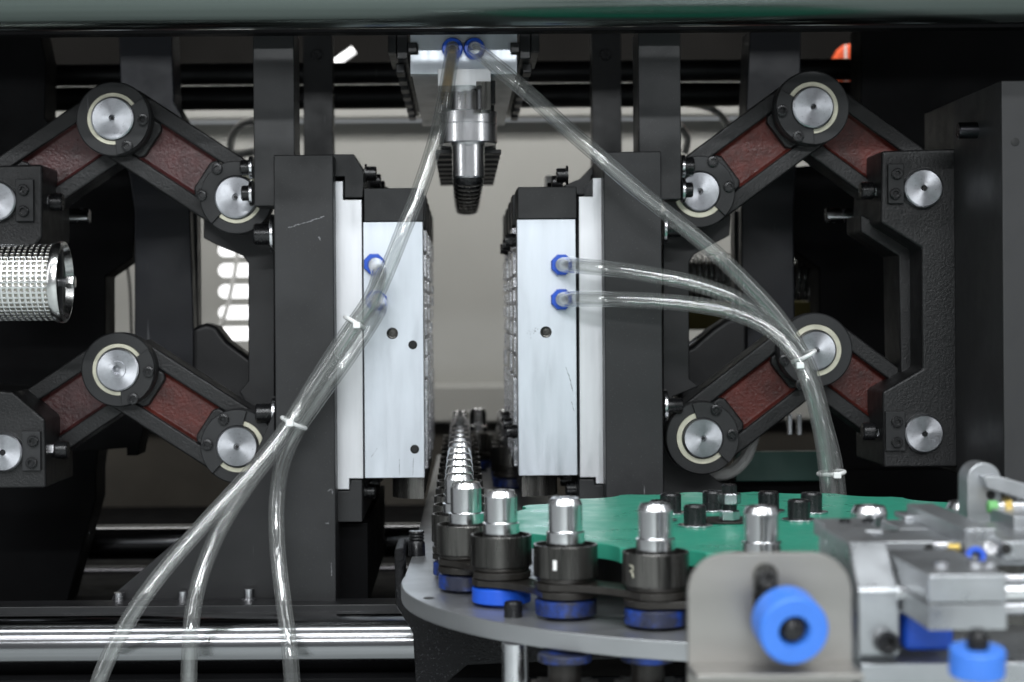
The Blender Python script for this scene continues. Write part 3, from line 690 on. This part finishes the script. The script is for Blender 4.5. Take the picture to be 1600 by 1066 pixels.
# ================================================================== HOSES
k = U(-.05)
def hose(pts, rpx, label, m='tube', grp='clear hoses'):
    p3 = spline([P(*p) for p in pts], 14)
    return tag(obj('clear_hose', sweep(B(), p3, rpx*k, 20, .70), m, None, 0), label, 'hose', grp)
hose([(707, 77, .0), (706, 84, -.03), (702, 112, -.055), (692, 172, -.07), (677, 232, -.08), (656, 296, -.09), (631, 358, -.10), (607, 418, -.10), (583, 470, -.10),
      (552, 514, -.10), (512, 574, -.10), (470, 637, -.10), (428, 696, -.11), (380, 752, -.12), (325, 812, -.13), (272, 872, -.14), (225, 932, -.15), (188, 992, -.155), (160, 1050, -.16), (140, 1110, -.16)],
     12.4, 'long clear hose from the left top collar to the bottom left corner')
hose([(585, 413, .0), (588, 416, -.03), (592, 428, -.065), (586, 452, -.08), (570, 482, -.085), (546, 516, -.075), (508, 572, -.068), (466, 640, -.07), (430, 700, -.085), (394, 748, -.09), (352, 812, -.10), (322, 876, -.115), (304, 940, -.13), (297, 1005, -.14), (294, 1110, -.14)],
     12.4, 'middle clear hose hanging from the upper left mould collar')
hose([(588, 470, .0), (592, 472, -.03), (592, 484, -.06), (578, 508, -.078), (562, 532, -.088), (530, 578, -.10), (490, 634, -.088), (460, 680, -.075), (440, 730, -.075), (432, 790, -.08), (434, 860, -.09), (443, 940, -.11), (452, 1010, -.13), (460, 1110, -.14)],
     12.4, 'right most clear hose of the left bundle from the lower left collar')
hose([(741, 77, .0), (745, 79, -.03), (768, 97, -.06), (822, 143, -.08), (880, 196, -.09), (940, 248, -.10), (1000, 300, -.10), (1060, 348, -.10), (1118, 396, -.10), (1170, 446, -.10), (1214, 494, -.10), (1246, 542, -.10), (1262, 590, -.10), (1280, 650, -.10), (1292, 720, -.10), (1300, 790, -.10)],
     12.4, 'long clear hose sloping down right from the right top collar')
hose([(877, 414, .0), (884, 414, -.025), (910, 416, -.05), (960, 421, -.07), (1020, 430, -.08), (1080, 442, -.085), (1140, 462, -.088), (1190, 490, -.09), (1230, 524, -.09), (1258, 562, -.085), (1272, 600, -.08), (1288, 660, -.08), (1304, 724, -.08), (1312, 790, -.08)],
     12.4, 'upper of two clear hoses from the right mould half')
hose([(877, 468, .0), (884, 468, -.025), (910, 467, -.05), (960, 468, -.07), (1030, 471, -.08), (1090, 477, -.085), (1140, 487, -.09), (1190, 507, -.10), (1226, 534, -.11), (1250, 566, -.115), (1266, 606, -.12), (1280, 660, -.12), (1290, 720, -.12), (1296, 790, -.12)],
     12.4, 'lower of two clear hoses from the right mould half')
ch_ = [o for o in COL.objects if o.get('label', '').startswith('long clear hose from the left top')][0]
obj('brown_stain', sweep(B(), spline([P(*p) for p in [(707, 77, .0), (706, 84, -.03), (702, 112, -.055), (695, 155, -.067)]], 14), 7.6*k, 16, .8), 'tube_brown', ch_, 0)
for pts, lab in (([(566, 497), (553, 505), (540, 494)], 0),): pass
def tie(c, a, b, Y, lab, ang, head=(0, 0)):           # nylon loop round a bundle
    o = P(*c, Y); kk = U(Y); ca, sa = math.cos(ang), math.sin(ang)
    pts = []
    for i in range(29):
        t_ = 2*PI*i/28
        u_, d_ = a*kk*math.cos(t_), .024*math.sin(t_)
        pts.append(o+Vector((u_*ca, d_, -u_*sa-b*kk*math.sin(t_)*.25)))
    t = thing('cable_tie', lab, 'cable tie', o, 'white cable ties')
    obj('strap', sweep(B(), pts, 3.2*kk, 8), 'tie', t, 0)
    q = o+Vector((head[0]*kk, -.026, -head[1]*kk))
    obj('tie_head', box(B(), q.x-6*kk, q.x+6*kk, q.y-.003, q.y+.003, q.z-5*kk, q.z+5*kk), 'tie', t, .0012)
tie((554, 504), 17, 10, -.088, 'white cable tie high on the left hose bundle', .52, (6, 4))
tie((459, 661), 20, 10, -.085, 'white cable tie low on the left hose bundle', .45, (-2, -2))
tie((1256, 557), 18, 10, -.10, 'white cable tie at the bend of the right hose bundle', -.5, (-14, 13))
tie((1299, 739), 19, 6, -.10, 'white cable tie low on the right bundle above the wheel', -.12, (0, 0))
# grey sleeves of the tubes pushed into collars
# ================================================================== CONVEYOR WHEEL AND MANDRELS
YC = 1.45-D; XC = .2402; RP = .2437; NT = 21; DPH = 2*PI/NT; PITCH = RP*DPH; S0 = .0517
ZT, ZP = -.1314, -.2165; L0, RT = 1.0, .031
def chain_pos(s):
    if s < -L0:                                       # small turn at the far end, then the returning strand
        q = -s-L0; a_ = q/RT
        if a_ < PI: return Vector((XC-RP+RT-RT*math.cos(a_), YC+L0+RT*math.sin(a_), 0))
        return Vector((XC-RP+2*RT, YC+L0-(q-PI*RT), 0))
    if s < 0: return Vector((XC-RP, YC-s, 0))
    if s > PI*RP: return Vector((XC+RP, YC+(s-PI*RP), 0))
    a_ = s/RP; return Vector((XC-RP*math.cos(a_), YC-RP*math.sin(a_), 0))
def mandrel_carrier(p, label):
    t = thing('mandrel_carrier', label, 'mandrel', (p.x, p.y, ZP), 'mandrel carriers on the chain')
    o = (p.x, p.y, 0)
    obj('mandrel', lathe(B(), [(0, ZT-.0006), (.0068, ZT-.0006), (.0074, ZT), (.0098, ZT), (.0103, ZT-.0004), (.0118, ZT-.0038), (.0121, ZT-.0046), (.0121, ZT-.0232), (.0124, ZT-.0236), (.0136, ZT-.0241),
        (.0137, ZT-.032), (.0134, ZT-.043), (0, ZT-.043)], o, (0, 0, 1), 48), 'turned', t, 0, sharp=14)
    obj('cup', lathe(B(), [(.0138, -.178), (.0211, -.178), (.0211, -.1646), (.0215, -.1641), (.0225, -.1641), (.0229, -.1646), (.0229, -.1862), (.0225, -.1868), (.010, -.1868)], o, (0, 0, 1), 48), 'cupm', t, 0)
    obj('neck_ring', lathe(B(), [(.010, -.1868), (.0204, -.1870), (.0209, -.1885), (.0204, -.190), (.0190, -.1905), (.0190, -.199), (.010, -.199)], o, (0, 0, 1), 40), 'chainm', t, 0)
    obj('blue_roller', lathe(B(), [(.010, -.2005), (.0212, -.2030), (.0219, -.2037), (.0219, -.2132), (.0212, -.2139), (.012, -.2139), (.012, -.2162), (0, -.2162)], o, (0, 0, 1), 40), 'blueg', t, 0)
    return t
proto = None; pos = []
for i in range(-19, 8):
    s = S0+i*PITCH
    if s > PI*RP+.01: break
    p = chain_pos(s); pos.append(p)
    if i < -14: lab = 'dim silver mandrel far back, ' + ['first on the far turn of the chain', 'second on the far turn of the chain', 'hindmost on the strand beside the right mould',
                     'middle one on the strand beside the right mould', 'foremost on the strand beside the right mould'][-15-i]
    elif i < 0: lab = 'silver mandrel in a black cup, %s behind the wheel along the straight row' % ORD[-i-1]
    else: lab = ['silver mandrel in a black cup where the straight row meets the wheel', 'silver mandrel in a plain black cup, second from left on the wheel',
                 'silver mandrel in a black cup with a small white mark', 'silver mandrel in a black cup with a pale letter mark',
                 'silver mandrel standing behind the foreground bracket', 'silver mandrel tip behind the aluminium gripper end block',
                 'silver mandrel tip at right beside the green sensor', 'silver mandrel at the right photo edge, right of the green sensor'][min(i, 7)]
    if proto is None: proto = mandrel_carrier(p, lab); pp = p
    else:
        o = dup(proto, p-pp, lab)
    if i == 1:
        for ch in o.children:
            if ch.name.startswith('blue_roller'): ch.data = ch.data.copy(); ch.data.materials[0] = M['blue']
    if i == 2:
        t2 = bpy.context.scene.objects; cur = o
        c = Vector((p.x-.0088, p.y-.0214, -.1765)); bm = B(); box(bm, c.x-.0013, c.x+.0013, c.y-.0008, c.y+.002, c.z-.0035, c.z+.0035)
        WL[cur.name] = cur.location.copy(); obj('white_mark', bm, 'white', cur, 0)
    if i == 3:
        cur = o; WL[cur.name] = cur.location.copy()
        a0 = Vector((p.x-.0190, p.y-.0131, -.176)); q = [(0, .004), (.0018, .0035), (.0018, .001), (.0002, 0), (.0016, -.001), (.002, -.004)]
        obj('pale_letter', sweep(B(), [a0+Vector((u_, -u_*1.0-.0003, v_)) for u_, v_ in q], .0005, 6), 'cream', cur, 0)
# chain of waisted link plates
t = thing('conveyor_chain', 'oily black conveyor chain of waisted links under the cups', 'chain', (XC-RP, YC, ZP))
for i, (a, b) in enumerate(zip(pos, pos[1:])):
    u = (b-a); Ln = u.length; u.normalize(); n = Vector((-u.y, u.x, 0)); pts = []
    r = .0222; wst = .012
    for s_ in [PI/2+PI*j/12 for j in range(13)]: pts.append(a+u*(r*math.cos(s_))+n*(r*math.sin(s_)))
    pts += [a+u*(Ln*f)-n*(wst+(r-wst)*abs(2*f-1)**2.2) for f in (.22, .36, .5, .64, .78)]
    for s_ in [-PI/2+PI*j/12 for j in range(13)]: pts.append(b+u*(r*math.cos(s_))+n*(r*math.sin(s_)))
    pts += [a+u*(Ln*f)+n*(wst+(r-wst)*abs(2*f-1)**2.2) for f in (.78, .64, .5, .36, .22)]
    z = -.1905 if i % 2 else -.1962
    bm = B(); plan(bm, [(q.x, q.y) for q in pts], z-.0050, z)
    obj('link_plate', bm, 'chainm', t, .0006)
# green star wheel
wc = Vector((XC, YC, -.1675))
t = thing('star_wheel', 'flat green plastic star wheel with black bolts and notched rim', 'wheel', (XC, YC, ZP))
pts = []; RO = .2165; RN = .039
for i in range(NT):
    ph = S0/RP+i*DPH; cx, cy = -RP*math.cos(ph), -RP*math.sin(ph)
    ha = math.acos((RO*RO+RP*RP-RN*RN)/(2*RO*RP)); th = math.acos((RN*RN+RP*RP-RO*RO)/(2*RN*RP))
    for j in range(9):                                # notch arc round the cup, walked in the sense of increasing angle
        q = -th+2*th*j/8; d0 = math.atan2(-cy, -cx)   # direction from cup centre to hub
        pts.append((cx+RN*math.cos(d0-q), cy+RN*math.sin(d0-q)))
pts = [(XC+x, YC+y) for x, y in pts]
cent = Vector((XC, YC))
pts.sort(key=lambda p: math.atan2(p[1]-YC, p[0]-XC))
obj('disc', plan(B(), pts, wc.z-.0115, wc.z), 'green', t, .0008)
obj('hub', cyl(B(), (XC, YC, wc.z-.05), (0, 0, 1), .15, .036, 64), 'chainm', t, 0)
def on_disc(px, py):                                  # where the ray through a photo pixel meets the disc top
    e = P(px, py, 0)-Vector((0, -D, 0)); f_ = wc.z/e.z; q = Vector((0, -D, 0))+e*f_; return q
q0 = on_disc(1138, 815)
obj('hub_plate', plan(B(), [(q0.x+.030*math.cos(a_), q0.y+.022*math.sin(a_)) for a_ in [2*PI*j/24 for j in range(24)]], wc.z+.0003, wc.z+.002), 'chainm', t, .0003)
for px, py, sc in ((1048, 803, 1), (1032, 815, 1), (1086, 823, 1), (1114, 799, 1), (1201, 800, 1), (1248, 814, 1), (1268, 802, 1)):
    q = on_disc(px, py)
    obj('washer', lathe(B(), [(.004, 0), (.0135, 0), (.0135, .0016), (.004, .0016)], (q.x, q.y, wc.z+.0002), (0, 0, 1), 32), 'steel', t, .0003)
    obj('cap_screw', cap_screw(B(), (q.x, q.y, wc.z+.0016), (0, 0, 1), .0088, .0155, 28), 'screw', t, 0)
q = on_disc(1140, 818); st = obj('hub_stud', cyl(B(), (q.x, q.y, wc.z+.001), (0, 0, 1), .0058, .030, 24, .001), 'screw', t, 0)
obj('hex_nut', cyl(B(), (q.x, q.y, wc.z+.0025), (0, 0, 1), .0082, .008, 6, .0008, .2), 'steel', st, 0)
obj('hex_nut', cyl(B(), (q.x, q.y, wc.z+.0155), (0, 0, 1), .0092, .0085, 6, .0008, .5), 'steel', st, 0)
# base plate
pts = [(XC-RP-.036, YC+1.3), (XC-RP-.043, YC+.15)]
R_B = .291
for j in range(49):
    a_ = PI-.10+(PI+.2)*j/48; pts.append((XC+R_B*math.cos(a_), YC+R_B*math.sin(a_)))
pts += [(XC+R_B, YC+.3), (XC-RP+.12, YC+.36), (XC-RP+.115, YC+1.3)]
t = thing('base_plate', 'grey steel base plate with rounded nose under the wheel', 'plate', (XC, YC, ZP-.0125), None)
obj('plate', plan(B(), pts, ZP-.013, ZP), 'platem', t, .001)
def on_plate(px, py):
    e = P(px, py, 0)-Vector((0, -D, 0)); f_ = ZP/e.z; return Vector((0, -D, 0))+e*f_
q = on_plate(802, 964); obj('cap_screw', cap_screw(B(), (q.x, q.y, ZP), (0, 0, 1), .0066, .011, 24), 'screw', t, 0)
q = on_plate(651, 868)
obj('stud', lathe(B(), [(0, .022), (.0068, .022)]+[(.0072 if j % 2 else .0060, .022-j*.0014) for j in range(1, 8)]+[(.0076, .0115), (.0078, 0), (0, 0)], (q.x, q.y, ZP), (0, 0, 1), 24), 'screw', t, 0)
q = on_plate(670, 935); obj('dimple', lathe(B(), [(.0045, .0003), (.002, .0006), (0, .0003)], (q.x, q.y, ZP), (0, 0, 1), 16), 'hole', t, 0)
# casting carrying the plate
CST = [(616, 858), (631, 856), (631, 914), (690, 918), (690, 940), (700, 960), (870, 1002), (1000, 1018), (1000, 1030), (870, 1034), (730, 1040), (700, 1066), (690, 1110), (652, 1110), (645, 990), (618, 945)]
tag(obj('support_casting', prism(B(), XZ(CST, -.27), -.27, -.20), 'crackle', None, .003, seg=3), 'black wrinkle painted casting carrying the nose of the base plate', 'casting')
c = P(805, 1000, -.55)
tag(obj('support_post', cyl(B(), (c.x, -.55, -.6), (0, 0, 1), 21*U(-.55),   .6+ZP-.0135, 32), 'steel', None, 0), 'shiny steel post under the front of the base plate', 'post')
# idler gears below the plate
for j, (px, py, lab) in enumerate(((882, 1012, 'left'), (1012, 1026, 'right'))):
    Yg = -.58; c = P(px, py, Yg); kk = U(Yg)
    tt = thing('under_sprocket', lab+' black toothed sprocket hanging under the base plate', 'sprocket', (c.x, Yg, ZP-.05), 'sprockets under the plate')
    obj('blue_bush', cyl(B(), (c.x, Yg, ZP-.0205), (0, 0, 1), 42*kk, .005, 32, .0006), 'blueg', tt, 0)
    obj('sprocket_hub', cyl(B(), (c.x, Yg, ZP-.034), (0, 0, 1), 26*kk, .0134, 32), 'chainm', tt, 0)
    bm = B(); n_ = 14
    plan(bm, [(c.x+(54 if (i % 4) in (1, 2) else 42)*kk*math.cos(2*PI*i/(4*n_)), Yg+(54 if (i % 4) in (1, 2) else 42)*kk*math.sin(2*PI*i/(4*n_))) for i in range(4*n_)], ZP-.044, ZP-.0343)
    obj('tooth_ring', bm, 'chainm', tt, .0008)

# ================================================================== FOREGROUND BRACKET AND ROLLER
Yb = -.84; kb = U(Yb)
t = thing('foreground_bracket', 'blurred brushed steel bracket with rounded corners in the foreground', 'bracket', P(1203, 1066, Yb))
a, b = P(1076, 1100, Yb), P(1330, 863, Yb)
bm = B(); outl = rrect(a.x, b.x, a.z-.02, b.z, 62*kb, 8); sc_ = P(1196, 905, Yb); sw = 19*kb; sh = 46*kb
slot = [(sc_.x+sw*math.cos(t_), sc_.z-.012+(sh if t_ < PI else -sh)*1+sw*math.sin(t_)-.0) for t_ in [PI*j/18 for j in range(36)]]
zc = P(1196, 925, Yb).z
slot = []
for s_ in (0, 1):
    for j in range(9):
        t_ = PI*j/8+PI*s_; slot.append((sc_.x+sw*math.cos(t_), zc+(sh*.55 if s_ == 0 else -sh*.55)+sw*math.sin(t_)))
fv = [bm.verts.new((x, Yb, z)) for x, z in outl]; sv = [bm.verts.new((x, Yb, z)) for x, z in slot]
for vs in (fv, sv):
    for i in range(len(vs)): bm.edges.new((vs[i], vs[(i+1) % len(vs)]))
bmesh.ops.triangle_fill(bm, use_beauty=True, use_dissolve=False, edges=bm.edges[:])
ex = bmesh.ops.extrude_face_region(bm, geom=bm.faces[:])
for v_ in [g for g in ex['geom'] if isinstance(g, bmesh.types.BMVert)]: v_.co.y += .005
obj('plate', bm, 'bracket', t, .0005)
obj('foot', box(B(), a.x, b.x, Yb-.03, Yb-.0005, P(1200, 1054, Yb-.03).z-.004, P(1200, 1054, Yb-.03).z), 'bracket', t, .0008)
obj('slot_screw', cap_screw(B(), P(1196, 906, Yb), (0, -1, .15), 15*kb, .010), 'screw', t, 0)
obj('slot_bolt', sweep(B(), [P(1196, 905, Yb+.004), P(1196, 985, Yb+.004)], 16*kb, 16), 'screw', t, 0)
axv = (P(1246, 992, Yb-.045)-P(1224, 962, Yb-.018)).normalized()
cr = P(1226, 966, Yb-.016)
t = thing('blue_roller', 'big bright blue plastic roller on a black bolt in front of the bracket', 'roller', cr)
obj('ring', lathe(B(), [(22*kb, 0), (50*kb, 0), (53*kb, .0012), (53*kb, .0185), (50*kb, .0200), (25*kb, .0200), (23*kb, .0185), (22*kb, 0)], cr, axv, 48), 'blue2', t, 0)
obj('bolt', lathe(B(), [(0, .021), (8*kb, .0208), (16*kb, .019), (20*kb, .015), (20*kb, -.016), (0, -.016)], cr, axv, 28), 'screw', t, 0)

# ================================================================== GRIPPER SLIDE, RIGHT FOREGROUND
t = thing('gripper_slide', 'blurred aluminium gripper slide with rods in the right foreground', 'gripper', P(1480, 1040, -.8), None)
Yg = -.80
def sbox(name, a, b, c, d, Y, dep, m='alu3', bev=.001): return obj(name, pbox(B(), a, b, c, d, Y, dep), m, t, bev)
# end block with chamfered front
k = U(Yg); p0 = P(1340, 857, Yg); p1 = P(1406, 1022, Yg); zs = P(1370, 922, Yg).z; zl = P(1370, 1022, Yg).z; zbt = P(1370, 1040, Yg).z
prof = [(Yg+.028, p0.z), (Yg, zs), (Yg, zl), (Yg+.008, zbt), (Yg+.11, zbt), (Yg+.11, p0.z)]
bm = B(); f0 = [bm.verts.new((p0.x, y, z)) for y, z in prof]; f1 = [bm.verts.new((p1.x, y, z)) for y, z in prof]
bm.faces.new(f0); bm.faces.new(f1[::-1])
for i in range(6): bm.faces.new((f0[i], f1[i], f1[(i+1) % 6], f0[(i+1) % 6]))
obj('end_block', bm, 'alu3', t, .0015)
obj('end_block_screw', cap_screw(B(), P(1382, 1003, Yg), (0, -1, .1), 18*k, .010), 'screw', t, 0)
sbox('finger_left', 1296, 824, 1372, 850, -.70, .05, 'alu3'); sbox('finger_step', 1338, 829, 1380, 838, -.72, .02, 'alu3')
sbox('cross_plate', 1345, 846, 1500, 872, -.72, .06, 'alu3')
sbox('slide_block', 1450, 898, 1574, 942, -.86, .10); sbox('slide_block', 1450, 944, 1574, 985, -.858, .10)
for y, r, Y, m in ((926, 13, -.80, 'turned'), (906, 8, -.76, 'steel'), (952, 10, -.78, 'steel')):
    c = P(1400, y, Y); obj('guide_rod', cyl(B(), c, (1, 0, 0), r*U(Y), .14, 28), m, t, 0)
for x in (1470, 1524, 1548): 
    c = P(x, 898, -.83); obj('top_screw', cap_screw(B(), (c.x, -.83, P(x, 898, -.86).z), (0, 0, 1), .0042, .003), 'steel', t, 0)
sbox('jaw', 1406, 826, 1464, 846, -.66, .05); sbox('jaw_top', 1414, 806, 1478, 816, -.62, .03, 'alu3')
sbox('jaw', 1508, 826, 1556, 862, -.74, .14); sbox('jaw', 1566, 846, 1660, 874, -.76, .10); sbox('jaw_top', 1584, 806, 1660, 840, -.70, .05)
sbox('link_bar', 1410, 865, 1660, 884, -.72, .02, 'alu3')
for a_, b_, Y_ in ((1437, 836, -.6605), (1572, 858, -.7605), (1452, 858, -.7205)):
    obj('tapped_hole', lathe(B(), [(.0032, .0003), (.002, .0006), (0, .0003)], P(a_, b_, Y_), (0, -1, 0), 16), 'hole', t, 0)
for a_, b_ in ((1320, 812), (1356, 815)):
    c = P(a_, 824, -.675); obj('top_screw', cap_screw(B(), (c.x, c.y, P(1330, 824, -.70).z), (0, 0, 1), .0036, .0022), 'screw', t, 0)
obj('jaw_pin', cap_screw(B(), P(1546, 858, -.76), (0, -1, .3), .004, .003), 'steel', t, 0)
sbox('rear_plate', 1405, 884, 1660, 1030, -.66, .01, 'cupm')
sbox('bed', 1345, 1036, 1700, 1100, -.80, .12, 'alu3')
sbox('blue_stop', 1412, 958, 1492, 1018, -.79, .04, 'blue', .004)
c = P(1480, 856, -.74)
obj('brass_fitting', cyl(B(), c, (1, 0, 0), 8*U(-.74), 18*U(-.74), 16), 'brass', t, 0)
obj('steel_fitting', cyl(B(), P(1458, 852, -.74), (1, 0, 0), 6*U(-.74), 22*U(-.74), 16), 'steel', t, 0)
obj('blue_fitting', lathe(B(), [(8*U(-.76), 0), (15*U(-.76), 0), (15*U(-.76), .006), (8*U(-.76), .006)], P(1521, 870, -.76), (0, -1, .2), 24), 'blue', t, 0)
Yk = -.92; kk = U(Yk); c = P(1527, 1024, Yk)
t = thing('blue_knob', 'round blue plastic knob with black bolt at the bottom right', 'knob', c)  # round knob on its bolt
obj('disc', lathe(B(), [(0, -.010), (41*kk, -.010), (43*kk, -.009), (43*kk, .0025), (41*kk, .0035), (16*kk, .0035), (0, .003)], c, (0, -.12, 1), 40), 'blue2', t, 0)
obj('bolt', lathe(B(), [(0, .0135), (10*kk, .0130), (17*kk, .0095), (17*kk, .003), (0, .003)], c, (0, -.12, 1), 24), 'screw', t, 0)
# sensor arm
Ya = -.62
t = thing('sensor_arm', 'rounded aluminium lug with a flat arm running off to the right', 'arm', P(1540, 785, Ya))
a, b = P(1512, 830, Ya), P(1564, 723, Ya)
r_ = (b.x-a.x)/2; outl = [(a.x, a.z), (b.x, a.z)]+[((a.x+b.x)/2+r_*math.cos(q), b.z-r_+r_*math.sin(q)) for q in [PI*j/14 for j in range(15)]]
obj('lug', prism(B(), outl, Ya, Ya+.022), 'alu3', t, .001)
obj('arm', prism(B(), XZ([(1536, 744), (1560, 744), (1680, 778), (1680, 806), (1544, 764)], Ya-.012), Ya-.012, Ya-.0005), 'alu3', t, .001)
obj('bore', lathe(B(), [(7*U(Ya), .0003), (5*U(Ya), .0008), (0, .0005)], P(1548, 774, Ya), (0, -1, 0), 20), 'hole', t, 0)
t = thing('green_sensor', 'small green tipped steel sensor under the aluminium arm', 'sensor', P(1550, 800, Ya-.03))
c = P(1543, 792, Ya-.03); kk = U(Ya-.03)
obj('green_tip', cyl(B(), c, (1, 0, 0), 10*kk, 15*kk, 24, .0005), 'sgreen', t, 0)
obj('barrel', cyl(B(), c+Vector((15*kk, 0, 0)), (1, 0, 0), 9*kk, 90*kk, 24), 'steel', t, 0)
obj('lock_nut', cyl(B(), c+Vector((25*kk, 0, 0)), (1, 0, 0), 16*kk, 11*kk, 6, .0005, .3), 'brass', t, 0)
